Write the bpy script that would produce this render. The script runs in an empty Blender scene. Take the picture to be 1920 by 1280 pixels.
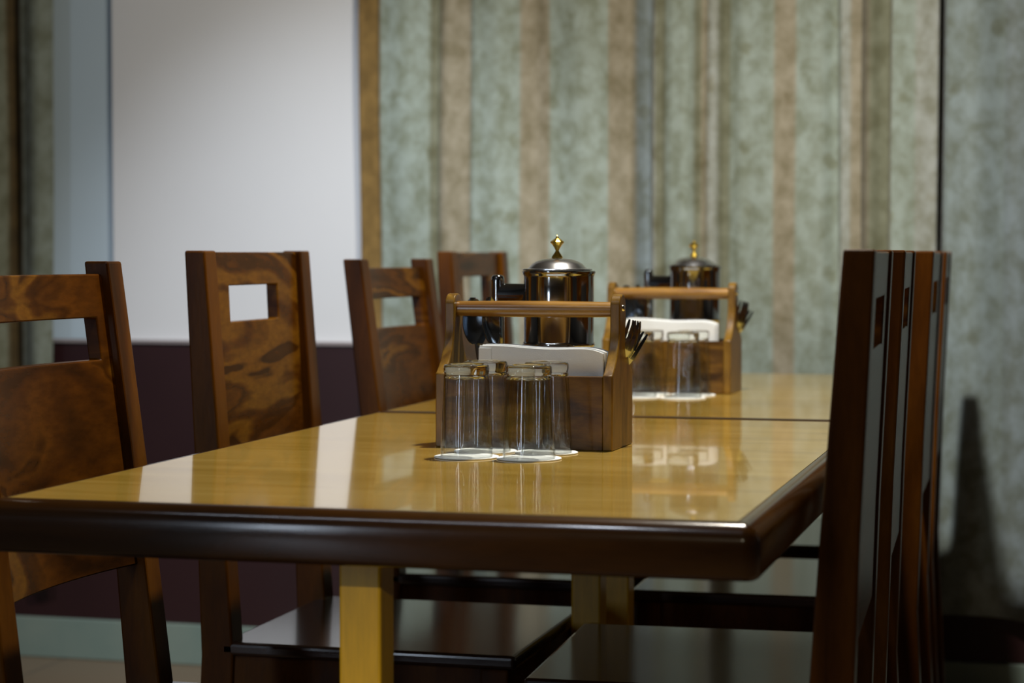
import bpy, bmesh, math, random
from math import sin, cos, pi, radians
from mathutils import Vector, Matrix

random.seed(7)
scene = bpy.context.scene
COL = scene.collection

# ------------------------------------------------------------------ camera
cam_d = bpy.data.cameras.new('camera')
cam = bpy.data.objects.new('camera', cam_d)
COL.objects.link(cam)
cam.location = (0, 0, 1.0)
cam.rotation_euler = (radians(90 - 2.39), 0, radians(14.93))
cam_d.sensor_width = 36
cam_d.lens = 74.14
cam_d.clip_start = 0.05
cam_d.dof.use_dof = True
cam_d.dof.focus_distance = 2.62
cam_d.dof.aperture_fstop = 5.0
scene.camera = cam

# ------------------------------------------------------------------ world, lights, exposure
world = bpy.data.worlds.new('world')
scene.world = world
world.use_nodes = True
world.node_tree.nodes['Background'].inputs[0].default_value = (0.5, 0.55, 0.65, 1)
world.node_tree.nodes['Background'].inputs[1].default_value = 0.02

vs = scene.view_settings
vs.view_transform = 'Standard'
vs.look = 'None'
vs.gamma = 1.0
vs.use_curve_mapping = False
vs.exposure = 0.0


def area(name, loc, size, power, color=(1, 1, 1), shape='DISK', size_y=None, target=None, spread=180):
    d = bpy.data.lights.new(name, 'AREA')
    d.shape = shape
    d.size = size
    if size_y:
        d.size_y = size_y
    d.energy = power
    d.color = color
    d.spread = radians(spread)
    o = bpy.data.objects.new(name, d)
    COL.objects.link(o)
    o.location = loc
    if target:
        o.rotation_euler = (Vector(target) - Vector(loc)).to_track_quat('-Z', 'Y').to_euler()
    return o


def spot(name, loc, target, power, angle, blend, color=(1, 1, 1), r=0.05):
    d = bpy.data.lights.new(name, 'SPOT')
    d.energy = power
    d.color = color
    d.spot_size = radians(angle)
    d.spot_blend = blend
    d.shadow_soft_size = r
    o = bpy.data.objects.new(name, d)
    COL.objects.link(o)
    o.location = loc
    o.rotation_euler = (Vector(target) - Vector(loc)).to_track_quat('-Z', 'Y').to_euler()
    return o


# recessed ceiling downlights over the aisle and the tables
area('ceiling_downlight', (-0.47, 2.95, 2.68), 0.10, 56, (1.0, 0.93, 0.80))
area('ceiling_downlight', (-0.75, 1.2, 2.66), 0.16, 5, (0.80, 0.88, 1.0))
spot('ceiling_downlight', (-1.35, 2.95, 2.66), (-1.66, 4.74, 0.48), 165, 46, 1.0, (0.86, 0.92, 1.0), 0.06)
spot('ceiling_downlight', (-0.50, 2.90, 2.66), (-0.50, 4.74, 0.38), 95, 50, 1.0, (0.92, 0.96, 1.0), 0.05)
area('ceiling_tube_light', (-1.3, 1.0, 2.68), 1.2, 5, (0.75, 0.85, 1.0), 'RECTANGLE', 0.05)
# lamp at the far end of the room behind the photographer, and daylight through the tall window there
spot('ceiling_downlight', (0.15, -2.85, 2.55), (-0.60, 2.2, 0.22), 480, 10.5, 1.0, (1.0, 0.88, 0.62), 0.05)
area('window_daylight', (-2.75, -2.93, 1.4), 0.32, 26, (0.72, 0.84, 1.0), 'RECTANGLE', 1.9, (-2.2, 0, 1.3))

# ------------------------------------------------------------------ material helpers


def nt_new(name):
    m = bpy.data.materials.new(name)
    m.use_nodes = True
    nt = m.node_tree
    b = nt.nodes['Principled BSDF']
    return m, nt, b


def N(nt, t, **kw):
    n = nt.nodes.new(t)
    for k, v in kw.items():
        if k in ('operation', 'blend_type', 'data_type', 'interpolation', 'noise_dimensions',
                 'wave_type', 'bands_direction', 'feature', 'vector_type'):
            setattr(n, k, v)
        else:
            n.inputs[k].default_value = v
    return n


def ramp(nt, stops, interp='LINEAR'):
    r = nt.nodes.new('ShaderNodeValToRGB')
    r.color_ramp.interpolation = interp
    els = r.color_ramp.elements
    while len(els) < len(stops):
        els.new(0.5)
    for e, (p, c) in zip(els, stops):
        e.position = p
        e.color = (*c, 1)
    return r


def plain(name, color, rough=0.5, metal=0.0, coat=0.0, spec=0.5):
    m, nt, b = nt_new(name)
    b.inputs['Base Color'].default_value = (*color, 1)
    b.inputs['Roughness'].default_value = rough
    b.inputs['Metallic'].default_value = metal
    b.inputs['Coat Weight'].default_value = coat
    b.inputs['Specular IOR Level'].default_value = spec
    return m


def wood(name, stops, stretch=(1, 1, 1), scale=3.0, dist=2.0, rough=0.25, coat=0.5, grain=90.0, gamt=0.35, spec=0.5):
    """figured hardwood: big flame figure plus fine pores along the grain"""
    m, nt, b = nt_new(name)
    L = nt.links
    tc = N(nt, 'ShaderNodeTexCoord')
    oi = N(nt, 'ShaderNodeObjectInfo')
    mul = N(nt, 'ShaderNodeMath', operation='MULTIPLY')
    mul.inputs[1].default_value = 37.0
    L.new(oi.outputs['Random'], mul.inputs[0])
    add = N(nt, 'ShaderNodeVectorMath', operation='ADD')
    L.new(tc.outputs['Object'], add.inputs[0])
    L.new(mul.outputs[0], add.inputs[1])
    mp = N(nt, 'ShaderNodeMapping')
    mp.inputs['Scale'].default_value = stretch
    L.new(add.outputs[0], mp.inputs[0])
    n1 = N(nt, 'ShaderNodeTexNoise')
    n1.inputs['Scale'].default_value = scale
    n1.inputs['Detail'].default_value = 3
    n1.inputs['Roughness'].default_value = 0.45
    n1.inputs['Distortion'].default_value = dist
    L.new(mp.outputs[0], n1.inputs['Vector'])
    n2 = N(nt, 'ShaderNodeTexNoise')
    n2.inputs['Scale'].default_value = grain
    n2.inputs['Detail'].default_value = 4
    n2.inputs['Roughness'].default_value = 0.6
    L.new(mp.outputs[0], n2.inputs['Vector'])
    r = ramp(nt, stops)
    L.new(n1.outputs['Fac'], r.inputs[0])
    r2 = ramp(nt, [(0.3, (0.45, 0.42, 0.4)), (0.65, (1.15, 1.1, 1.05))])
    L.new(n2.outputs['Fac'], r2.inputs[0])
    mx = nt.nodes.new('ShaderNodeMix')
    mx.data_type = 'RGBA'
    mx.blend_type = 'MULTIPLY'
    mx.inputs[0].default_value = gamt
    L.new(r.outputs[0], mx.inputs[6])
    L.new(r2.outputs[0], mx.inputs[7])
    L.new(mx.outputs[2], b.inputs['Base Color'])
    b.inputs['Roughness'].default_value = rough
    b.inputs['Coat Weight'].default_value = coat
    b.inputs['Coat Roughness'].default_value = 0.12
    b.inputs['Specular IOR Level'].default_value = spec
    bp = N(nt, 'ShaderNodeBump')
    bp.inputs['Strength'].default_value = 0.05
    bp.inputs['Distance'].default_value = 0.002
    L.new(n2.outputs['Fac'], bp.inputs['Height'])
    L.new(bp.outputs[0], b.inputs['Normal'])
    return m


SHEESHAM = [(0.30, (0.024, 0.008, 0.001)), (0.41, (0.070, 0.022, 0.002)), (0.475, (0.105, 0.035, 0.003)), (0.505, (0.050, 0.016, 0.001)),
            (0.535, (0.080, 0.026, 0.002)), (0.57, (0.165, 0.070, 0.006)), (0.615, (0.15, 0.060, 0.005)), (0.635, (0.040, 0.013, 0.001)), (0.74, (0.085, 0.030, 0.002))]
POSTW = [(0.30, (0.032, 0.010, 0.001)), (0.5, (0.080, 0.025, 0.002)), (0.7, (0.12, 0.042, 0.003))]
M = {}
M['panel'] = wood('figured_rosewood', SHEESHAM, (1.0, 1.2, 3.4), 2.3, 1.1, 0.27, 0.0, 34, 0.55, 0.12)
M['post'] = wood('rosewood_post', POSTW, (4, 4, 0.8), 3.0, 1.0, 0.30, 0.0, 45, 0.35, 0.12)
M['seat'] = wood('rosewood_seat', [(0.3, (0.012, 0.006, 0.004)), (0.7, (0.045, 0.018, 0.010))], (0.8, 4, 4), 3.0, 1.0, 0.22, 0.6, 45)
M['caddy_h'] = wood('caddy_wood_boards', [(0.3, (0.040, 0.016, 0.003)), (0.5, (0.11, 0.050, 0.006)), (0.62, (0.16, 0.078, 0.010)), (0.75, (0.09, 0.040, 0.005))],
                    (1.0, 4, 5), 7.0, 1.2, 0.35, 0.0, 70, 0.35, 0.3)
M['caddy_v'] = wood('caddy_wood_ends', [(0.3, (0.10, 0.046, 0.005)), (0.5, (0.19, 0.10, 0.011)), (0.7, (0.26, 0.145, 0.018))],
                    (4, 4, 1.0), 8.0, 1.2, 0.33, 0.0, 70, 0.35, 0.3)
M['dowel'] = wood('caddy_handle_wood', [(0.3, (0.15, 0.060, 0.007)), (0.5, (0.27, 0.13, 0.018)), (0.7, (0.35, 0.18, 0.03))],
                  (0.8, 5, 5), 9.0, 1.0, 0.30, 0.3, 70)
M['edge'] = wood('table_edging_wood', [(0.3, (0.020, 0.007, 0.001)), (0.5, (0.040, 0.014, 0.0015)), (0.7, (0.062, 0.024, 0.002))],
                 (0.8, 0.8, 4), 4.0, 1.0, 0.18, 0.25, 40, 0.25, 0.4)
M['leg'] = wood('pale_yellow_wood', [(0.3, (0.62, 0.35, 0.010)), (0.7, (0.74, 0.44, 0.02))],
                (4, 4, 0.5), 4.0, 0.8, 0.35, 0.0, 30, 0.3)


def laminate():
    m, nt, b = nt_new('golden_laminate')
    L = nt.links
    tc = N(nt, 'ShaderNodeTexCoord')
    mp = N(nt, 'ShaderNodeMapping')
    mp.inputs['Scale'].default_value = (1.0, 9.0, 1.0)
    L.new(tc.outputs['Object'], mp.inputs[0])
    n1 = N(nt, 'ShaderNodeTexNoise')
    n1.inputs['Scale'].default_value = 2.2
    n1.inputs['Detail'].default_value = 5
    n1.inputs['Distortion'].default_value = 0.6
    L.new(mp.outputs[0], n1.inputs['Vector'])
    r = ramp(nt, [(0.3, (0.47, 0.29, 0.042)), (0.5, (0.56, 0.355, 0.065)), (0.7, (0.63, 0.42, 0.095))])
    L.new(n1.outputs['Fac'], r.inputs[0])
    L.new(r.outputs[0], b.inputs['Base Color'])
    b.inputs['Roughness'].default_value = 0.12
    b.inputs['Specular IOR Level'].default_value = 0.5
    b.inputs['Coat Weight'].default_value = 0.6
    b.inputs['Coat Roughness'].default_value = 0.02
    return m


M['laminate'] = laminate()
M['steel'] = plain('polished_steel', (0.47, 0.49, 0.50), 0.09, 1.0)
M['steel_lid'] = plain('satin_steel', (0.68, 0.68, 0.70), 0.22, 1.0)
M['cutlery'] = plain('cutlery_steel', (0.42, 0.46, 0.50), 0.16, 1.0)
M['brass'] = plain('brass', (0.90, 0.62, 0.10), 0.24, 1.0)
M['screw'] = plain('screw_steel', (0.7, 0.7, 0.7), 0.2, 1.0)


def paper(name, c):
    m, nt, b = nt_new(name)
    tc = N(nt, 'ShaderNodeTexCoord')
    v = N(nt, 'ShaderNodeTexVoronoi')
    v.inputs['Scale'].default_value = 600
    nt.links.new(tc.outputs['Object'], v.inputs['Vector'])
    bp = N(nt, 'ShaderNodeBump')
    bp.inputs['Strength'].default_value = 0.25
    bp.inputs['Distance'].default_value = 0.0006
    nt.links.new(v.outputs['Distance'], bp.inputs['Height'])
    nt.links.new(bp.outputs[0], b.inputs['Normal'])
    b.inputs['Base Color'].default_value = (*c, 1)
    b.inputs['Roughness'].default_value = 0.9
    b.inputs['Specular IOR Level'].default_value = 0.2
    return m


M['paper'] = paper('white_napkin_paper', (0.82, 0.84, 0.84))
M['coaster'] = paper('white_coaster_paper', (0.88, 0.90, 0.90))


def glassm():
    m, nt, b = nt_new('clear_tumbler_glass')
    b.inputs['Base Color'].default_value = (0.95, 0.985, 0.96, 1)
    b.inputs['Roughness'].default_value = 0.0
    b.inputs['Transmission Weight'].default_value = 1.0
    b.inputs['IOR'].default_value = 1.5
    return m


M['glass'] = glassm()


def glass_wall():
    """thin clear wall: sees straight through, mirror sheen by Fresnel"""
    m, nt, b = nt_new('clear_thin_glass')
    nt.nodes.remove(b)
    out = nt.nodes['Material Output']
    t = N(nt, 'ShaderNodeBsdfTransparent')
    t.inputs[0].default_value = (0.985, 0.992, 0.988, 1)
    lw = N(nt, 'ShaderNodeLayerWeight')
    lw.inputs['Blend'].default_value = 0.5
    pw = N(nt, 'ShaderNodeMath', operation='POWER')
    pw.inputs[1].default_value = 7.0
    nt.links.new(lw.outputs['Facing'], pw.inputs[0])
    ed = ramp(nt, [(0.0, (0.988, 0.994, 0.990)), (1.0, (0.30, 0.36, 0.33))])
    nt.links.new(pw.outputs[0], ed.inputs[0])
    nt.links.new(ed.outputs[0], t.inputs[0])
    g = N(nt, 'ShaderNodeBsdfGlossy')
    g.inputs['Color'].default_value = (0.95, 0.97, 1.0, 1)
    g.inputs['Roughness'].default_value = 0.02
    f = N(nt, 'ShaderNodeFresnel')
    f.inputs['IOR'].default_value = 1.5
    geo = N(nt, 'ShaderNodeNewGeometry')
    # same IOR whichever side of the wall is hit
    inv = N(nt, 'ShaderNodeMix')
    inv.inputs[2].default_value = 1.5
    inv.inputs[3].default_value = 1 / 1.5
    nt.links.new(geo.outputs['Backfacing'], inv.inputs[0])
    nt.links.new(inv.outputs[0], f.inputs['IOR'])
    mx = N(nt, 'ShaderNodeMixShader')
    nt.links.new(f.outputs[0], mx.inputs[0])
    nt.links.new(t.outputs[0], mx.inputs[1])
    nt.links.new(g.outputs[0], mx.inputs[2])
    rf = N(nt, 'ShaderNodeBsdfRefraction')
    rf.inputs['IOR'].default_value = 1.3
    rf.inputs['Roughness'].default_value = 0.0
    m2 = N(nt, 'ShaderNodeMixShader')
    m2.inputs[0].default_value = 0.0
    nt.links.new(mx.outputs[0], m2.inputs[1])
    nt.links.new(rf.outputs[0], m2.inputs[2])
    nt.links.new(m2.outputs[0], out.inputs[0])
    return m


M['glass_wall'] = glass_wall()


def curtain_mat(name, x0, x1, stops):
    """stripes across the cloth, some of them painted fold shade, brocade mottling on top"""
    m, nt, b = nt_new(name)
    L = nt.links
    tc = N(nt, 'ShaderNodeTexCoord')
    sep = N(nt, 'ShaderNodeSeparateXYZ')
    L.new(tc.outputs['Object'], sep.inputs[0])
    mr = nt.nodes.new('ShaderNodeMapRange')
    mr.inputs['From Min'].default_value = x0 * 0.995
    mr.inputs['From Max'].default_value = x1 * 0.995
    L.new(sep.outputs['X'], mr.inputs['Value'])
    cs = []
    w = 0.004 / (x1 - x0)
    last = None
    for i, (x, c) in enumerate(stops):
        p = (x - x0) / (x1 - x0)
        if last is not None:
            cs.append((max(0, p - w), last))
            cs.append((min(1, p + w), c))
        else:
            cs.append((0, c))
        last = c
    r = ramp(nt, cs)
    L.new(mr.outputs[0], r.inputs[0])
    # brocade: blotches
    mp = N(nt, 'ShaderNodeMapping')
    mp.inputs['Scale'].default_value = (1.0, 0.3, 0.8)
    L.new(tc.outputs['Object'], mp.inputs[0])
    n1 = N(nt, 'ShaderNodeTexNoise')
    n1.inputs['Scale'].default_value = 25
    n1.inputs['Detail'].default_value = 3
    n1.inputs['Roughness'].default_value = 0.6
    n1.inputs['Distortion'].default_value = 0.2
    L.new(mp.outputs[0], n1.inputs['Vector'])
    r1 = ramp(nt, [(0.34, (0.66, 0.64, 0.50)), (0.48, (0.95, 0.95, 0.90)), (0.64, (1.28, 1.30, 1.36))])
    L.new(n1.outputs['Fac'], r1.inputs[0])
    v = N(nt, 'ShaderNodeTexVoronoi')
    v.inputs['Scale'].default_value = 9.5
    v.inputs['Randomness'].default_value = 0.55
    L.new(mp.outputs[0], v.inputs['Vector'])
    nd = N(nt, 'ShaderNodeTexNoise')
    nd.inputs['Scale'].default_value = 40
    L.new(mp.outputs[0], nd.inputs['Vector'])
    ad = N(nt, 'ShaderNodeMath', operation='MULTIPLY_ADD')
    ad.inputs[1].default_value = 0.45
    L.new(nd.outputs['Fac'], ad.inputs[0])
    L.new(v.outputs['Distance'], ad.inputs[2])
    r2 = ramp(nt, [(0.28, (0.66, 0.61, 0.46)), (0.40, (1, 1, 1))])
    L.new(ad.outputs[0], r2.inputs[0])

    def mult(a, bb, f):
        mx = nt.nodes.new('ShaderNodeMix')
        mx.data_type = 'RGBA'
        mx.blend_type = 'MULTIPLY'
        mx.inputs[0].default_value = f
        L.new(a, mx.inputs[6])
        L.new(bb, mx.inputs[7])
        return mx.outputs[2]
    c = mult(r.outputs[0], r1.outputs[0], 0.75)
    c = mult(c, r2.outputs[0], 0.7)
    L.new(c, b.inputs['Base Color'])
    b.inputs['Roughness'].default_value = 0.75
    b.inputs['Sheen Weight'].default_value = 0.15
    bp = N(nt, 'ShaderNodeBump')
    bp.inputs['Strength'].default_value = 0.3
    bp.inputs['Distance'].default_value = 0.002
    L.new(n1.outputs['Fac'], bp.inputs['Height'])
    L.new(bp.outputs[0], b.inputs['Normal'])
    return m


SAGE = (0.27, 0.315, 0.27)
SAGE2 = (0.22, 0.265, 0.26)
BEIGE = (0.275, 0.242, 0.170)
OLIVE = (0.175, 0.180, 0.12)
PALE = (0.31, 0.325, 0.29)
GOLD = (0.22, 0.13, 0.032)
GREY = (0.185, 0.22, 0.225)


def mottled(name, c1, c2, scale, rough, coat=0.0, bump=0.05):
    m, nt, b = nt_new(name)
    tc = N(nt, 'ShaderNodeTexCoord')
    n = N(nt, 'ShaderNodeTexNoise')
    n.inputs['Scale'].default_value = scale
    n.inputs['Detail'].default_value = 5
    nt.links.new(tc.outputs['Object'], n.inputs['Vector'])
    r = ramp(nt, [(0.35, c1), (0.65, c2)])
    nt.links.new(n.outputs['Fac'], r.inputs[0])
    nt.links.new(r.outputs[0], b.inputs['Base Color'])
    b.inputs['Roughness'].default_value = rough
    b.inputs['Coat Weight'].default_value = coat
    return m


M['white_wall'] = mottled('white_wall_paint', (0.74, 0.75, 0.77), (0.77, 0.78, 0.80), 2, 0.7)
M['blue_wall'] = mottled('blue_grey_wall', (0.50, 0.61, 0.69), (0.53, 0.64, 0.72), 2, 0.7)  # cooler blue-grey tone for the set-back part of the wall
M['wainscot'] = mottled('maroon_wainscot', (0.024, 0.008, 0.009), (0.029, 0.010, 0.011), 3, 0.35)
M['cap'] = plain('wainscot_cap', (0.30, 0.26, 0.26), 0.4)
M['skirting'] = mottled('pale_green_tile', (0.19, 0.26, 0.23), (0.23, 0.29, 0.25), 6, 0.35)
M['dark_wall'] = mottled('dark_brown_wall', (0.045, 0.038, 0.032), (0.06, 0.05, 0.042), 2, 0.5)
M['ceiling'] = mottled('ceiling_paint', (0.20, 0.19, 0.18), (0.23, 0.22, 0.21), 2, 0.8)


def floor_mat():
    m, nt, b = nt_new('brown_floor_tile')
    L = nt.links
    tc = N(nt, 'ShaderNodeTexCoord')
    br = N(nt, 'ShaderNodeTexBrick')
    br.offset = 0.0
    br.inputs['Color1'].default_value = (0.20, 0.14, 0.09, 1)
    br.inputs['Color2'].default_value = (0.18, 0.125, 0.08, 1)
    br.inputs['Mortar'].default_value = (0.08, 0.06, 0.045, 1)
    br.inputs['Scale'].default_value = 1.0
    br.inputs['Brick Width'].default_value = 0.6
    br.inputs['Row Height'].default_value = 0.6
    br.inputs['Mortar Size'].default_value = 0.003
    L.new(tc.outputs['Object'], br.inputs['Vector'])
    L.new(br.outputs[0], b.inputs['Base Color'])
    b.inputs['Roughness'].default_value = 0.3
    return m


M['floor'] = floor_mat()

# ------------------------------------------------------------------ mesh helpers


def link(name, bm, mat, parent=None, smooth=None, bevel=0.0, seg=2):
    bmesh.ops.recalc_face_normals(bm, faces=bm.faces[:])
    me = bpy.data.meshes.new(name)
    bm.to_mesh(me)
    bm.free()
    me.materials.append(mat)
    o = bpy.data.objects.new(name, me)
    COL.objects.link(o)
    if parent:
        o.parent = parent
    if smooth:
        for p in me.polygons:
            p.use_smooth = True
        me.set_sharp_from_angle(angle=radians(smooth))
    if bevel:
        md = o.modifiers.new('bevel', 'BEVEL')
        md.width = bevel
        md.segments = seg
        md.limit_method = 'ANGLE'
        md.angle_limit = radians(40)
        md.harden_normals = False
    return o


def tag(o, label, cat, group=None):
    o['label'] = label
    o['category'] = cat
    if group:
        o['group'] = group
    return o


def struct(name, bm, mat, **k):
    o = link(name, bm, mat, **k)
    o['kind'] = 'structure'
    return o


def empty(name, loc, rz=0.0):
    o = bpy.data.objects.new(name, None)
    o.empty_display_size = 0.05
    COL.objects.link(o)
    o.location = loc
    o.rotation_euler = (0, 0, rz)
    return o


def copy_tree(o, parent=None):
    c = o.copy()
    COL.objects.link(c)
    c.parent = parent
    for ch in [k for k in bpy.data.objects if k.parent == o]:
        copy_tree(ch, c)
    return c


def box(bm, x0, x1, y0, y1, z0, z1):
    vs_ = [bm.verts.new(p) for p in ((x0, y0, z0), (x1, y0, z0), (x1, y1, z0), (x0, y1, z0),
                                     (x0, y0, z1), (x1, y0, z1), (x1, y1, z1), (x0, y1, z1))]
    for f in ((0, 3, 2, 1), (4, 5, 6, 7), (0, 1, 5, 4), (1, 2, 6, 5), (2, 3, 7, 6), (3, 0, 4, 7)):
        bm.faces.new([vs_[i] for i in f])
    return bm


def bx(*a):
    return box(bmesh.new(), *a)


def extrude_profile(bm, pts, axis, a, b):
    """pts 2D polygon; axis 'y': pts are (x,z) ; axis 'x': pts are (y,z)"""
    def v(p, t):
        return (p[0], t, p[1]) if axis == 'y' else (t, p[0], p[1])
    A = [bm.verts.new(v(p, a)) for p in pts]
    B = [bm.verts.new(v(p, b)) for p in pts]
    n = len(pts)
    bm.faces.new(A)
    bm.faces.new(B[::-1])
    for i in range(n):
        j = (i + 1) % n
        bm.faces.new((A[i], B[i], B[j], A[j]))
    return bm


def lathe(bm, prof, seg=48, cx=0, cy=0, mod=None):
    rings = []
    for k, (r, z) in enumerate(prof):
        if r < 1e-6:
            rings.append([bm.verts.new((cx, cy, z))])
            continue
        ring = []
        for i in range(seg):
            t = 2 * pi * i / seg
            rr = r + (mod(k, t) if mod else 0)
            ring.append(bm.verts.new((cx + rr * cos(t), cy + rr * sin(t), z)))
        rings.append(ring)
    for a, b in zip(rings, rings[1:]):
        if len(a) == 1 and len(b) == 1:
            continue
        for i in range(seg):
            j = (i + 1) % seg
            if len(a) == 1:
                bm.faces.new((a[0], b[i], b[j]))
            elif len(b) == 1:
                bm.faces.new((a[i], b[0], a[j]))
            else:
                bm.faces.new((a[i], b[i], b[j], a[j]))
    return bm


def tube(bm, path, radii, seg=16, sx=1.0, up=Vector((0, 0, 1))):
    """swept round/oval tube along points"""
    P = [Vector(p) for p in path]
    rings = []
    prev = None
    for i, p in enumerate(P):
        d = (P[min(i + 1, len(P) - 1)] - P[max(i - 1, 0)]).normalized()
        if prev is None:
            u = d.orthogonal().normalized() if abs(d.dot(up)) > 0.95 else d.cross(up).normalized()
        else:
            u = (prev - d * prev.dot(d)).normalized()
        prev = u
        w = d.cross(u).normalized()
        r = radii[i] if isinstance(radii, (list, tuple)) else radii
        rings.append([bm.verts.new(p + u * (r * sx * cos(2 * pi * k / seg)) + w * (r * sin(2 * pi * k / seg))) for k in range(seg)])
    for a, b in zip(rings, rings[1:]):
        for k in range(seg):
            j = (k + 1) % seg
            bm.faces.new((a[k], b[k], b[j], a[j]))
    bm.faces.new(rings[0][::-1])
    bm.faces.new(rings[-1])
    return bm


# ------------------------------------------------------------------ room shell
WY = 4.74
struct('floor', bx(-4.0, 2.6, -3.0, 4.9, -0.05, 0.0), M['floor'])
struct('ceiling', bx(-4.0, 2.6, -3.0, 4.9, 2.75, 2.8), M['ceiling'])
bm = bx(-2.273, 2.6, WY, 4.95, 0.0, 2.75)
struct('wall_back', bm, M['white_wall'])
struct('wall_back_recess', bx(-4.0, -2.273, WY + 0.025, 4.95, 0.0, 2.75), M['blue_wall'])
struct('wall_left', bx(-4.05, -4.0, -3.0, 4.95, 0.0, 2.75), M['dark_wall'])
struct('wall_right', bx(2.6, 2.65, -3.0, 4.95, 0.0, 2.75), M['dark_wall'])
struct('wall_front', bx(-4.05, 2.65, -3.05, -3.0, 0.0, 2.75), M['dark_wall'])
struct('trim_1', bx(-4.0, 2.6, WY - 0.016, WY, 0.10, 0.782), M['wainscot'])
struct('trim_2', bx(-4.0, 2.6, WY - 0.022, WY, 0.782, 0.790), M['cap'])
struct('baseboard_back', bx(-4.0, 2.6, WY - 0.024, WY, 0.0, 0.10), M['skirting'], bevel=0.003)

# ------------------------------------------------------------------ curtains


def fold_fn(keys):
    def f(x):
        if x <= keys[0][0]:
            return keys[0][1]
        for (a, da), (b, db) in zip(keys, keys[1:]):
            if x <= b:
                t = (x - a) / (b - a)
                t = (1 - cos(pi * t)) / 2
                return da + (db - da) * t
        return keys[-1][1]
    return f


def curtain(keys, mat, label, step=0.006, ybase=4.712, z0=0.205, z1=2.70, group=None):
    f = fold_fn(keys)
    bm = bmesh.new()
    x0, x1 = keys[0][0], keys[-1][0]
    n = int((x1 - x0) / step)
    zs = [z0 + (z1 - z0) * k / 24 for k in range(25)]
    rows = []
    for z in zs:
        row = []
        for i in range(n + 1):
            x = x0 + (x1 - x0) * i / n
            sway = 0.004 * sin(7 * z + 9 * x) + 0.003 * sin(2.3 * z + 31 * x)
            amp = 1.0 + 0.12 * sin(1.7 * z + 5 * x)
            zz = z + (0.006 * sin(22 * x) if z == z0 else 0)
            row.append(bm.verts.new(((x + 0.003 * sin(3 * z + 12 * x)) * 0.995, ybase - max(f(x), -0.006) * amp - sway, zz)))
        rows.append(row)
    for a, b in zip(rows, rows[1:]):
        for i in range(n):
            bm.faces.new((a[i], a[i + 1], b[i + 1], b[i]))
    o = link('curtain', bm, mat, smooth=60)
    s = o.modifiers.new('solid', 'SOLIDIFY')
    s.thickness = 0.0022
    s.offset = 0
    tag(o, label, 'curtain', group)
    return o


m1 = curtain_mat('brocade_stripe_gold_edge', -1.65, -0.92,
                 [(-1.65, GOLD), (-1.573, SAGE), (-1.449, OLIVE), (-1.427, BEIGE), (-1.352, SAGE), (-1.234, BEIGE),
                  (-1.165, SAGE), (-1.027, BEIGE), (-0.967, GREY)])  # olive and last grey bands are fold shade put into the colour
curtain([(-1.630, 0.012), (-1.578, 0.020), (-1.570, 0.032), (-1.51, 0.040), (-1.452, 0.034), (-1.438, 0.018), (-1.41, 0.036), (-1.355, 0.028),
         (-1.345, 0.038), (-1.29, 0.044), (-1.238, 0.034), (-1.20, 0.026), (-1.165, 0.034), (-1.09, 0.046), (-1.02, 0.036), (-0.972, 0.040),
         (-0.962, 0.010), (-0.945, -0.008), (-0.928, -0.018)],
        m1, 'striped sage and beige curtain with a golden brown left border, beside the white wall')
m2 = curtain_mat('brocade_stripe_middle', -0.93, -0.28,
                 [(-0.93, PALE), (-0.918, OLIVE), (-0.895, SAGE), (-0.83, OLIVE), (-0.815, BEIGE), (-0.80, PALE), (-0.776, OLIVE), (-0.751, SAGE),
                  (-0.649, BEIGE), (-0.602, SAGE), (-0.501, PALE), (-0.48, BEIGE), (-0.443, OLIVE), (-0.393, SAGE), (-0.34, PALE)])  # pale left edge and last olive band: painted fold highlight and fold shade
curtain([(-0.930, 0.004), (-0.921, 0.040), (-0.905, 0.030), (-0.875, 0.046), (-0.85, 0.050), (-0.815, 0.022), (-0.79, 0.044), (-0.762, 0.018),
         (-0.72, 0.040), (-0.66, 0.048), (-0.60, 0.038), (-0.55, 0.044), (-0.508, 0.022), (-0.496, 0.048), (-0.455, 0.044), (-0.442, 0.010),
         (-0.41, -0.004), (-0.397, -0.008), (-0.388, 0.040), (-0.34, 0.046), (-0.292, 0.038)],
        m2, 'striped sage and beige curtain with narrow pleats, middle one behind the tables')
ks = [(-0.284, -0.008), (-0.276, 0.026), (-0.22, 0.042)]
x = -0.22
random.seed(3)
while x < 1.6:
    x += 0.075 + 0.03 * random.random()
    ks.append((x, 0.008 + 0.008 * random.random()))
    x += 0.075 + 0.03 * random.random()
    ks.append((x, 0.038 + 0.01 * random.random()))
st = [(-0.29, SAGE2)]
x = -0.15
while x < 1.5:
    st.append((x, BEIGE if random.random() < 0.5 else GREY))
    st.append((x + 0.06, SAGE2))
    x += 0.26
m3 = curtain_mat('brocade_stripe_right', -0.29, 1.75, st)
curtain(ks, m3, 'grey green curtain hanging behind the chairs on the right')
m4 = curtain_mat('brocade_stripe_left', -3.3, -2.40,
                 [(-3.3, SAGE), (-3.0, BEIGE), (-2.9, SAGE), (-2.7, BEIGE), (-2.6, OLIVE), (-2.540, (0.07, 0.042, 0.008)), (-2.502, (0.17, 0.19, 0.15))])
curtain([(-3.3, 0.02), (-3.2, 0.045), (-3.1, 0.01), (-2.98, 0.045), (-2.85, 0.01), (-2.75, 0.04), (-2.65, 0.015), (-2.58, 0.045), (-2.542, 0.03),
         (-2.52, -0.01), (-2.502, 0.02), (-2.45, 0.045), (-2.414, 0.03)],
        m4, 'striped sage curtain with a dark gold band at the far left of the wall')

# ------------------------------------------------------------------ tables


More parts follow.
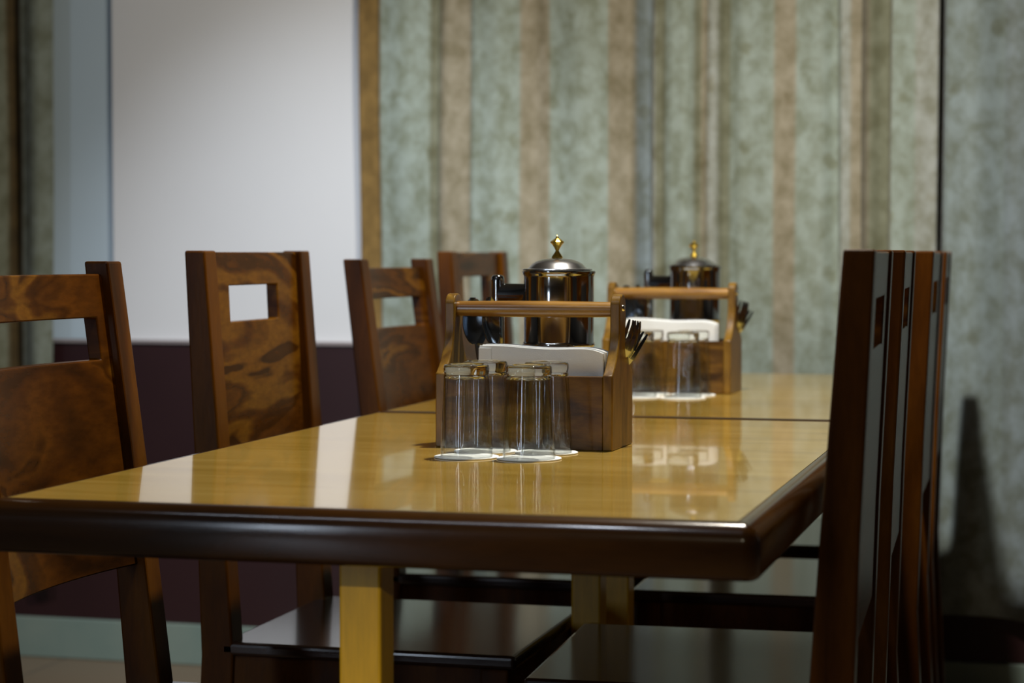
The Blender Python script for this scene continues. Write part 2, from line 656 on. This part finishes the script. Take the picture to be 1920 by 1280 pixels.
def rrect(x0, x1, y0, y1, r, z, n=6):
    pts = []
    for cx, cy, a0 in ((x1 - r, y0 + r, -90), (x1 - r, y1 - r, 0), (x0 + r, y1 - r, 90), (x0 + r, y0 + r, 180)):
        for k in range(n + 1):
            a = radians(a0 + 90 * k / n)
            pts.append((cx + r * cos(a), cy + r * sin(a), z))
    return pts


def make_table():
    """origin on the floor at the middle of the near short side"""
    W, Lg, T = 0.799, 1.235, 0.75
    root = empty('dining_table', (0, 0, 0))
    x0, x1, y0, y1 = -W / 2, W / 2, 0, Lg
    prof = [(0.0225, T - 0.0012), (0.0215, T)]
    R = 0.020
    for k in range(1, 9):
        a = radians(90 - 90 * k / 8)
        prof.append((R - R * cos(a), T - R + R * sin(a)))
    prof += [(0.0, 0.702), (0.002, 0.698), (0.006, 0.696), (0.07, 0.696), (0.07, T - 0.004), (0.0225, T - 0.004)]
    bm = bmesh.new()
    loops = []
    for (d, z) in prof:
        rc = max(0.016 - d, 0.002)
        loops.append([bm.verts.new(p) for p in rrect(x0 + d, x1 - d, y0 + d, y1 - d, rc, z)])
    n = len(loops[0])
    for a, b in zip(loops, loops[1:] + loops[:1]):
        for i in range(n):
            j = (i + 1) % n
            bm.faces.new((a[i], a[j], b[j], b[i]))
    link('edging', bm, M['edge'], root, smooth=50)
    d = 0.0225
    link('tabletop', bx(x0 + d, x1 - d, y0 + d, y1 - d, 0.710, T), M['laminate'], root)
    # two centre posts, each on a cross foot
    for y in (0.12, Lg - 0.085):
        link('leg', bx(-0.045, 0.0, y - 0.0225, y + 0.0225, 0.05, 0.712), M['leg'], root, bevel=0.003)
        link('foot', bx(-0.27, 0.27, y - 0.03, y + 0.03, 0.0, 0.052), M['leg'], root, bevel=0.006)
        link('cleat', bx(-0.25, 0.25, y - 0.02, y + 0.02, 0.690, 0.711), M['edge'], root, bevel=0.003)
    return root


t1 = make_table()
t1.location = (-0.6785, 1.928, 0)
tag(t1, 'nearer dining table with golden laminate top and rounded dark wood edge', 'table', 'two dining tables end to end')
t2 = copy_tree(t1)
t2.location = (-0.6785, 3.1655, 0)
tag(t2, 'farther dining table, end to end behind the nearer one, against the curtain side', 'table', 'two dining tables end to end')

# ------------------------------------------------------------------ chairs


def interp(keys, z):
    for (a, va), (b, vb) in zip(keys, keys[1:]):
        if a <= z <= b:
            return va + (vb - va) * (z - a) / (b - a)
    return keys[-1][1] if z > keys[-1][0] else keys[0][1]


def make_chair(kind):
    root = empty('dining_chair', (0, 0, 0))
    if kind == 'A':
        hw, top, ptop = 0.212, 0.990, 0.974
        front = [(0, 0.055), (0.43, 0.085), (0.72, 0.050), (0.99, 0.014)]
        back = [(0, 0.006), (0.43, 0.036), (0.72, 0.012), (0.99, -0.019)]
        win = (-0.122, 0.150, 0.866, 0.919)
        bow, rec = 0.018, 0.010
    else:
        hw, top, ptop = 0.212, 1.004, 1.002
        front = [(0, 0.035), (0.43, 0.055), (0.72, 0.036), (1.004, 0.015)]
        back = [(0, -0.015), (0.43, 0.006), (0.72, -0.003), (1.004, -0.016)]
        win = (-0.106, 0.086, 0.900, 0.953)
        bow, rec = 0.002, 0.009
    pt = 0.042
    zs = [0, 0.2, 0.40, 0.43, 0.46, 0.6, 0.72, 0.85, top]
    for s in (-1, 1):
        pts = [(interp(front, z), z) for z in zs] + [(interp(back, z), z) for z in zs[::-1]]
        bm = bmesh.new()
        ya, yb = sorted((s * hw, s * (hw - pt)))
        extrude_profile(bm, pts, 'y', ya, yb)
        link('back_post', bm, M['post'], root, bevel=0.003)
    # backrest with the window
    ye = hw - pt + 0.006
    ys = sorted(set([round(-ye + 2 * ye * k / 16, 4) for k in range(17)] + [win[0], win[1]]))
    ys = [y for y in ys if y in (win[0], win[1]) or min(abs(y - win[0]), abs(y - win[1])) > 0.012]
    zz = [0.605, 0.66, 0.72, 0.78, 0.83, win[2], win[3], ptop]
    th = 0.019
    bm = bmesh.new()
    F, B = {}, {}
    for i, y in enumerate(ys):
        for j, z in enumerate(zz):
            u = y / ye
            xf = interp(front, z) - rec - bow * (1 - u * u)
            if kind == 'B':
                xf = interp(back, z) + 0.003 + th
            F[i, j] = bm.verts.new((xf, y, z))
            B[i, j] = bm.verts.new((xf - th, y, z))

    def cell(i, j):
        if i < 0 or j < 0 or i >= len(ys) - 1 or j >= len(zz) - 1:
            return False
        ym, zm = (ys[i] + ys[i + 1]) / 2, (zz[j] + zz[j + 1]) / 2
        return not (win[0] < ym < win[1] and win[2] < zm < win[3])
    for i in range(len(ys) - 1):
        for j in range(len(zz) - 1):
            if not cell(i, j):
                continue
            bm.faces.new((F[i, j], F[i + 1, j], F[i + 1, j + 1], F[i, j + 1]))
            bm.faces.new((B[i, j], B[i, j + 1], B[i + 1, j + 1], B[i + 1, j]))
            if not cell(i - 1, j):
                bm.faces.new((F[i, j], F[i, j + 1], B[i, j + 1], B[i, j]))
            if not cell(i + 1, j):
                bm.faces.new((F[i + 1, j], B[i + 1, j], B[i + 1, j + 1], F[i + 1, j + 1]))
            if not cell(i, j - 1):
                bm.faces.new((F[i, j], B[i, j], B[i + 1, j], F[i + 1, j]))
            if not cell(i, j + 1):
                bm.faces.new((F[i, j + 1], F[i + 1, j + 1], B[i + 1, j + 1], B[i, j + 1]))
    link('backrest', bm, M['panel'], root, smooth=30, bevel=0.002)
    # seat, aprons, legs
    link('seat', bx(0.035, 0.468, -hw, hw, 0.430, 0.450), M['seat'], root, bevel=0.006, seg=3)
    for s in (-1, 1):
        ya, yb = sorted((s * (hw - 0.006), s * (hw - 0.028)))
        link('side_rail', bx(0.05, 0.445, ya, yb, 0.372, 0.431), M['post'], root, bevel=0.002)
        link('stretcher', bx(0.03, 0.445, ya, yb, 0.170, 0.200), M['post'], root, bevel=0.002)
        ya, yb = sorted((s * hw, s * (hw - 0.040)))
        link('leg', bx(0.418, 0.458, ya, yb, 0, 0.431), M['post'], root, bevel=0.003)
    link('front_rail', bx(0.428, 0.450, -hw + 0.03, hw - 0.03, 0.372, 0.431), M['post'], root, bevel=0.002)
    link('rear_rail', bx(0.028, 0.050, -hw + 0.03, hw - 0.03, 0.372, 0.431), M['post'], root, bevel=0.002)
    return root


LX = -1.200
RX = -0.205
GL, GR = 'chairs along the left side of the tables', 'chairs along the right side of the tables'
cA = make_chair('A')
cB = make_chair('B')
chairs = [
    (cA, LX, 2.285, 0, 'nearest chair on the left, wide slot in its backrest, cut by the frame', GL),
    (cB, LX, 2.974, 0, 'flush-topped chair with a small square window, in front of the white and maroon wall', GL),
    (cA, LX, 3.650, 0, 'leaning chair with both posts rising above its backrest, beside the table seam', GL),
    (cB, LX, 4.195, 0, 'flush-topped chair farthest along the left side, before the striped curtain', GL),
    (cB, -0.211, 2.275, pi + radians(2.3), 'nearest chair on the right, large post seen edge on in front of the table side', GR),
    (cB, -0.2265, 2.855, pi + radians(2.4), 'right-hand chair second from the camera, narrow dark post just behind the nearest', GR),
    (cB, -0.235, 3.590, pi + radians(1.4), 'right-hand chair third from the camera, reddish brown post', GR),
    (cB, -0.251, 4.185, pi + radians(2.0), 'right-hand chair farthest from the camera, next to the curtain', GR),
]
seen = set()
for proto, x, y, rz, lab, grp in chairs:
    o = proto if id(proto) not in seen else copy_tree(proto)
    seen.add(id(proto))
    o.location = (x, y, 0)
    o.rotation_euler = (0, 0, rz)
    tag(o, lab, 'chair', grp)

# ------------------------------------------------------------------ table caddy
TZ = 0.7502


def make_caddy():
    """origin: bottom front right corner on the table; x to the left negative"""
    root = empty('table_caddy', (0, 0, 0))
    W, D = 0.235, 0.116
    et = 0.013
    # end-board outline in (y,z)
    pts = [(0, 0), (D, 0), (D, 0.095)]
    c = D / 2
    hwid = 0.017

    def curve(s):
        out = []
        n = 10
        for k in range(1, n + 1):
            t = k / n
            # from (edge, .095) sweeping in to the upright at z=.15
            yy = (D / 2) - (D / 2 - hwid) * (1 - t) ** 1.9
            z = 0.095 + 0.062 * (t ** 0.9)
            out.append((yy, z))
        return out
    left = [(D / 2 - hwid - (D / 2 - hwid) * (1 - k / 10) ** 1.8, 0.095 + 0.060 * (k / 10) ** 1.15) for k in range(0, 11)]
    right = [(D - y, z) for (y, z) in left]
    arch = [(c + hwid * cos(radians(a)), 0.183 + hwid * sin(radians(a)) * 0.85) for a in range(0, 181, 15)]
    pts = [(0, 0), (D, 0)] + right + arch + left[::-1]
    clean = []
    for p in pts:
        if not clean or (abs(p[0] - clean[-1][0]) + abs(p[1] - clean[-1][1])) > 1e-5:
            clean.append(p)
    for xa in (-W, -et):
        bm = bmesh.new()
        extrude_profile(bm, clean, 'x', xa, xa + et)
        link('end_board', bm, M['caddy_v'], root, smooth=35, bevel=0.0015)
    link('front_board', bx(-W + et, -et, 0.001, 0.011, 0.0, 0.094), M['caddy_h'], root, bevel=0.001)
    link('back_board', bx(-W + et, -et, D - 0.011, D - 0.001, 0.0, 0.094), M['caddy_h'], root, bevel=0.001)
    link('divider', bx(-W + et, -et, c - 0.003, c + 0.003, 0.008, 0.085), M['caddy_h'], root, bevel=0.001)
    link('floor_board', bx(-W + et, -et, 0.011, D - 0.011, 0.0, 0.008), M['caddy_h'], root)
    bm = bmesh.new()
    n = 12
    path = [(-W + et - 0.002 + (W - 2 * et + 0.004) * k / n, c, 0.1775) for k in range(n + 1)]
    tube(bm, path, [0.0098 + 0.0008 * sin(pi * k / n) for k in range(n + 1)], 20)
    link('handle', bm, M['dowel'], root, smooth=50)
    for xx, s in ((0.0, 1), (-W, -1)):
        bm = bmesh.new()
        lathe(bm, [(0, 0.0), (0.0045, 0.0), (0.0042, 0.0014), (0.0025, 0.0024), (0, 0.0028)], 16)
        bmesh.ops.rotate(bm, verts=bm.verts, cent=(0, 0, 0), matrix=Matrix.Rotation(s * pi / 2, 3, 'Y'))
        bmesh.ops.translate(bm, verts=bm.verts, vec=(xx, c, 0.1795))
        link('screw', bm, M['screw'], root, smooth=50)
    return root


cad1 = make_caddy()
cad1.location = (-0.562, 2.600, TZ)
cad1.rotation_euler = (0, 0, radians(-1))
tag(cad1, 'wooden caddy with dowel handle behind four glasses on the nearer table', 'caddy', 'table caddies')
cad2 = copy_tree(cad1)
cad2.location = (-0.588, 3.711, TZ)
tag(cad2, 'blurred wooden caddy with dowel handle on the farther table', 'caddy', 'table caddies')

# ------------------------------------------------------------------ napkins


def make_napkin():
    bm = bmesh.new()
    nx, nz = 24, 8
    Wn, H = 0.165, 0.122
    F, B = {}, {}
    for i in range(nx + 1):
        for j in range(nz + 1):
            u, v = i / nx, j / nz
            xx = -Wn / 2 + Wn * u
            zz = H * v
            # rounded top right corner, slight sag of the top
            if v == 1:
                zz -= 0.004 * u + 0.003 * max(0, (u - 0.85) / 0.15) ** 2 * 1.5 - 0.001 * sin(9 * u)
            yy = 0.0012 * sin(8 * u + 3 * v) * v
            F[i, j] = bm.verts.new((xx, yy, zz))
            B[i, j] = bm.verts.new((xx, yy + 0.0052, zz - (0.0004 if v == 1 else 0)))
    for i in range(nx):
        for j in range(nz):
            bm.faces.new((F[i, j], F[i + 1, j], F[i + 1, j + 1], F[i, j + 1]))
            bm.faces.new((B[i, j], B[i, j + 1], B[i + 1, j + 1], B[i + 1, j]))
    for i in range(nx):
        bm.faces.new((F[i, nz], F[i + 1, nz], B[i + 1, nz], B[i, nz]))
        bm.faces.new((F[i, 0], B[i, 0], B[i + 1, 0], F[i + 1, 0]))
    for j in range(nz):
        bm.faces.new((F[0, j], F[0, j + 1], B[0, j + 1], B[0, j]))
        bm.faces.new((F[nx, j], B[nx, j], B[nx, j + 1], F[nx, j + 1]))
    root = link('paper_napkin', bm, M['paper'], smooth=40, bevel=0.0008)
    bm = box(bmesh.new(), -Wn / 2 - 0.0004, -Wn / 2 + 0.017, -0.0014, 0.0003, 0.006, H - 0.003)
    link('folded_flap', bm, M['paper'], root, bevel=0.0004)
    return root


nap = make_napkin()
first = True
for cad, nm, nm2, gl, dx in ((cad1, 'white napkin tucked behind the frontmost one in the near caddy', 'frontmost white napkin in the near caddy, its folded edge showing', 'napkins in the near caddy', -0.0985),
                        (cad2, 'white napkin tucked behind the frontmost one in the far caddy', 'frontmost white napkin in the far caddy, its folded edge showing', 'napkins in the far caddy', -0.114)):
    for k in range(5):
        o = nap if first else copy_tree(nap)
        first = False
        p = cad.matrix_basis @ Vector((dx + 0.002 * (k % 2), 0.0165 + 0.0072 * k, 0.009 + 0.0006 * ((k * 2) % 3)))
        o.location = p
        o.rotation_euler = (radians(-0.6), 0, radians(-1))
        tag(o, nm if k else nm2, 'napkin', gl)

# ------------------------------------------------------------------ jug


def make_jug():
    root = empty('steel_jug', (0, 0, 0))
    bm = bmesh.new()
    R = 0.0475
    prof = [(0, 0.002), (R - 0.006, 0.0), (R - 0.001, 0.003), (R, 0.01), (R, 0.1235), (R + 0.0012, 0.125), (R + 0.0016, 0.127), (R + 0.0010, 0.129),
            (R, 0.1305), (R, 0.218), (R + 0.0008, 0.221), (R + 0.0022, 0.2235), (R + 0.0022, 0.2255), (R + 0.0006, 0.2262), (R - 0.0015, 0.225),
            (R - 0.0018, 0.21), (R - 0.0018, 0.008), (0, 0.006)]
    lathe(bm, prof, 72)
    link('body', bm, M['steel'], root, smooth=40)
    bm = bmesh.new()
    lid = [(0, 0.2270), (0.040, 0.2262), (0.0468, 0.2268), (0.0474, 0.2278), (0.0470, 0.2288), (0.040, 0.2296), (0.0385, 0.2310), (0.034, 0.2358),
           (0.028, 0.2392), (0.020, 0.2418), (0.010, 0.2432), (0, 0.2436)]
    lathe(bm, lid, 64, cx=-0.0025)
    l = link('lid', bm, M['steel_lid'], root, smooth=35)
    bm = bmesh.new()
    k = [(0, 0.2425), (0.0072, 0.2430), (0.0076, 0.2450), (0.0060, 0.2475), (0.0035, 0.2510), (0.0022, 0.2535), (0.0032, 0.2560), (0.0062, 0.2610),
         (0.0093, 0.2645), (0.0094, 0.2655), (0.0062, 0.2680), (0.0026, 0.2705), (0.0012, 0.2735), (0, 0.2745)]
    lathe(bm, k, 10, cx=-0.0025)
    link('knob', bm, M['brass'], l)
    # tubular handle on the -x side
    bm = bmesh.new()
    hx = -0.096
    path = [(hx, 0, 0.042), (hx, 0, 0.046), (hx, 0, 0.05), (hx, 0, 0.212), (hx, 0, 0.217), (hx, 0, 0.2195), (hx, 0, 0.2205)]
    tube(bm, path, [0.003, 0.0075, 0.0092, 0.0092, 0.0088, 0.0070, 0.003], 24)
    h = link('handle', bm, M['steel'], root, smooth=45)
    for z in (0.191, 0.062):
        bm = bmesh.new()
        pa = [(hx, 0, z), (hx + 0.010, 0, z), (hx + 0.018, 0, z), (-R - 0.006, 0, z), (-R - 0.001, 0, z), (-R + 0.0008, 0, z)]
        tube(bm, pa, [0.0185, 0.0180, 0.0175, 0.0175, 0.0195, 0.0200], 28, sx=0.46)
        link('handle_arm', bm, M['steel'], h, smooth=45)
    return root


j1 = make_jug()
j1.location = (-0.676, 2.782, TZ)
j1.rotation_euler = (0, 0, radians(-15))
tag(j1, 'shiny steel jug with brass lid knob behind the near caddy', 'jug', 'steel jugs')
j2 = copy_tree(j1)
j2.location = (-0.684, 3.890, TZ)
tag(j2, 'blurred steel jug with brass lid knob behind the far caddy', 'jug', 'steel jugs')

# ------------------------------------------------------------------ tumblers and coasters


def ring(bm, r, z, f=0.0, seg=96):
    out = []
    for i in range(seg):
        t = 2 * pi * i / seg
        rr = r - f * (0.5 + 0.5 * cos(12 * t)) ** 2
        out.append(bm.verts.new((rr * cos(t), rr * sin(t), z)))
    return out


def skin(bm, rings):
    for a, b in zip(rings, rings[1:]):
        n = max(len(a), len(b))
        for i in range(n):
            j = (i + 1) % n
            if len(a) == 1:
                bm.faces.new((a[0], b[i], b[j]))
            elif len(b) == 1:
                bm.faces.new((a[i], a[j], b[0]))
            else:
                bm.faces.new((a[i], a[j], b[j], b[i]))


def make_glass():
    """upturned tumbler: tapering thin wall, fluted inside, heavy bottom on top"""
    bm = bmesh.new()
    outer = [(0.0316, 0.0), (0.0323, 0.0006), (0.0324, 0.0014), (0.0318, 0.012), (0.0300, 0.050), (0.0283, 0.085), (0.0277, 0.0965)]
    inner = [(0.0252, 0.0955, 0.0016), (0.0258, 0.088, 0.0021), (0.0272, 0.070, 0.0020), (0.0288, 0.040, 0.0017), (0.0300, 0.018, 0.0010),
             (0.0308, 0.008, 0.0002), (0.0310, 0.0008, 0)]
    o = [ring(bm, r, z) for r, z in outer]
    n = [ring(bm, r, z, f) for r, z, f in inner]
    skin(bm, o + n + [o[0]])
    wall = link('drinking_glass', bm, M['glass_wall'], smooth=60)
    bm = bmesh.new()
    lo = [bm.verts.new((0, 0, 0.0990))]
    pr = [(0.010, 0.0988, 0), (0.018, 0.0980, 0.0004), (0.0225, 0.0968, 0.0008), (0.0248, 0.0958, 0.0012), (0.0275, 0.0968, 0), (0.0277, 0.0980, 0), (0.0270, 0.1000, 0), (0.0271, 0.1020, 0), (0.0278, 0.1045, 0),
          (0.0280, 0.108, 0), (0.0276, 0.1115, 0), (0.0262, 0.1132, 0), (0.0235, 0.1135, 0), (0.020, 0.1124, 0)]
    hi = [bm.verts.new((0, 0, 0.1120))]
    skin(bm, [lo] + [ring(bm, r, z, f) for r, z, f in pr] + [hi])
    link('base', bm, M['glass'], wall, smooth=60)
    return wall


def make_coaster():
    bm = bmesh.new()
    lobes = 28
    prof = [(0, 0.0), (0.0385, 0.0), (0.0392, 0.0005), (0.0390, 0.0014), (0.0362, 0.0012), (0.0352, 0.0009), (0, 0.0009)]

    def mod(k, t):
        return 0.0007 * abs(cos(lobes * t / 2)) if 1 <= k <= 3 else 0
    lathe(bm, prof, 168, mod=mod)
    return link('paper_coaster', bm, M['coaster'], smooth=30)


g0, c0 = make_glass(), make_coaster()
spots = [
    (-0.7190, 2.480, 'n', 'front left', 0.0), (-0.6395, 2.479, 'n', 'front right', 0.4),
    (-0.7170, 2.5590, 'n', 'back left', 0.9), (-0.6375, 2.5585, 'n', 'back right', 1.3),
    (-0.7310, 3.592, 'f', 'front left', 0.2), (-0.6520, 3.592, 'f', 'front right', 0.7),
    (-0.7290, 3.6700, 'f', 'back left', 1.1), (-0.6480, 3.6700, 'f', 'back right', 0.5),
]
for i, (x, y, w, pos, rz) in enumerate(spots):
    where = 'before the near caddy' if w == 'n' else 'before the far caddy'
    g = g0 if i == 0 else copy_tree(g0)
    c = c0 if i == 0 else c0.copy()
    if i:
        COL.objects.link(c)
    c.location = (x, y, TZ)
    g.location = (x, y, TZ + 0.0010)
    g.rotation_euler = (0, 0, rz)
    c.rotation_euler = (0, 0, rz)
    tag(g, 'upturned clear tumbler, %s of the four %s' % (pos, where), 'glass',
        'upturned tumblers on the near table' if w == 'n' else 'upturned tumblers on the far table')
    tag(c, 'white scalloped paper coaster under the %s tumbler %s' % (pos, where), 'coaster',
        'coasters on the near table' if w == 'n' else 'coasters on the far table')

# ------------------------------------------------------------------ cutlery


def strip(bm, sections):
    """flat metal strip; sections = (z, halfwidth, bow_y, dish) ; thickness 1.4mm"""
    rows = []
    n = 8
    for (z, hw, yb, dish) in sections:
        F, B = [], []
        for k in range(n + 1):
            u = -1 + 2 * k / n
            y = yb + dish * (1 - u * u)
            F.append(bm.verts.new((u * hw, y, z)))
            B.append(bm.verts.new((u * hw, y + 0.0014, z)))
        rows.append((F, B))
    for (F0, B0), (F1, B1) in zip(rows, rows[1:]):
        for k in range(n):
            bm.faces.new((F0[k], F0[k + 1], F1[k + 1], F1[k]))
            bm.faces.new((B0[k], B1[k], B1[k + 1], B0[k + 1]))
        bm.faces.new((F0[0], F1[0], B1[0], B0[0]))
        bm.faces.new((F0[n], B0[n], B1[n], F1[n]))
    for (F, B) in (rows[0], rows[-1]):
        for k in range(n):
            bm.faces.new((F[k], B[k], B[k + 1], F[k + 1]))
    return bm


def make_spoon():
    root = empty('table_spoon', (0, 0, 0))
    bm = bmesh.new()
    strip(bm, [(0.0, 0.005, 0, 0), (0.003, 0.0085, 0, 0), (0.02, 0.0080, 0, 0), (0.06, 0.0050, -0.002, 0), (0.10, 0.0032, -0.002, 0), (0.122, 0.0034, 0.0, 0)])
    link('spoon_handle', bm, M['cutlery'], root, smooth=50)
    bm = bmesh.new()
    sec = []
    for k in range(13):
        t = k / 12
        z = 0.121 + 0.062 * t
        w = 0.0200 * (sin(pi * (0.06 + 0.90 * t) ** 0.85) ** 0.62)
        sec.append((z, max(w, 0.003), 0.001 * sin(pi * t), 0.0085 * sin(pi * t)))
    strip(bm, sec)
    link('bowl', bm, M['cutlery'], root, smooth=60)
    return root


def make_fork():
    root = empty('dinner_fork', (0, 0, 0))
    bm = bmesh.new()
    strip(bm, [(0.0, 0.005, 0, 0), (0.003, 0.0085, 0, 0), (0.02, 0.0080, 0, 0), (0.06, 0.0050, -0.002, 0), (0.10, 0.0032, -0.002, 0), (0.115, 0.0036, 0.0, 0),
               (0.122, 0.0075, 0.003, 0.0), (0.132, 0.0115, 0.006, 0.001), (0.140, 0.0122, 0.007, 0.001)])
    link('fork_handle', bm, M['cutlery'], root, smooth=50)
    for k in range(4):
        bm = bmesh.new()
        xc = -0.0102 + 0.0068 * k
        secs = [(0.139, 0.0030, 0.0078), (0.150, 0.0026, 0.0075), (0.162, 0.0024, 0.0052), (0.174, 0.0021, 0.0015), (0.181, 0.0012, -0.001)]
        strip(bm, [(z, hw, yb, 0) for z, hw, yb in secs])
        bmesh.ops.translate(bm, verts=bm.verts, vec=(xc, 0, 0))
        link('tine', bm, M['cutlery'], root, smooth=50)
    return root


sp0, fk0 = make_spoon(), make_fork()


def place(proto, used, cad, foot, top, spin, label, cat, group):
    o = proto if not used else copy_tree(proto)
    p = cad.matrix_basis @ Vector(foot)
    q = cad.matrix_basis @ Vector(top)
    d = (q - p).normalized()
    rot = Vector((0, 0, 1)).rotation_difference(d).to_matrix().to_4x4()
    o.matrix_world = Matrix.Translation(p) @ rot @ Matrix.Rotation(spin, 4, 'Z') @ Matrix.Scale(0.91 if cat == 'fork' else 1.0, 4)
    tag(o, label, cat, group)


for ci, cad in enumerate((cad1, cad2)):
    near = 'near' if ci == 0 else 'far'
    place(sp0, ci > 0, cad, (-0.190, 0.072, 0.010), (-0.2085, 0.085, 0.183), radians(52),
          'steel spoon at the left end of the %s caddy, closest to the end board' % near, 'spoon', 'spoons in the %s caddy' % near)
    place(sp0, True, cad, (-0.172, 0.088, 0.010), (-0.188, 0.094, 0.178), radians(72),
          'steel spoon turned edge on, right of the other in the %s caddy' % near, 'spoon', 'spoons in the %s caddy' % near)
    place(fk0, ci > 0, cad, (-0.052, 0.075, 0.010), (0.010, 0.078, 0.170), radians(205),
          'steel fork at the right end of the %s caddy, leftmost of the bundle' % near, 'fork', 'forks in the %s caddy' % near)
    place(fk0, True, cad, (-0.048, 0.086, 0.009), (0.018, 0.087, 0.178), radians(250),
          'steel fork with the highest tip, middle of the bundle in the %s caddy' % near, 'fork', 'forks in the %s caddy' % near)
    place(fk0, True, cad, (-0.072, 0.096, 0.010), (0.022, 0.099, 0.160), radians(190),
          'steel fork leaning farthest right over the end of the %s caddy' % near, 'fork', 'forks in the %s caddy' % near)
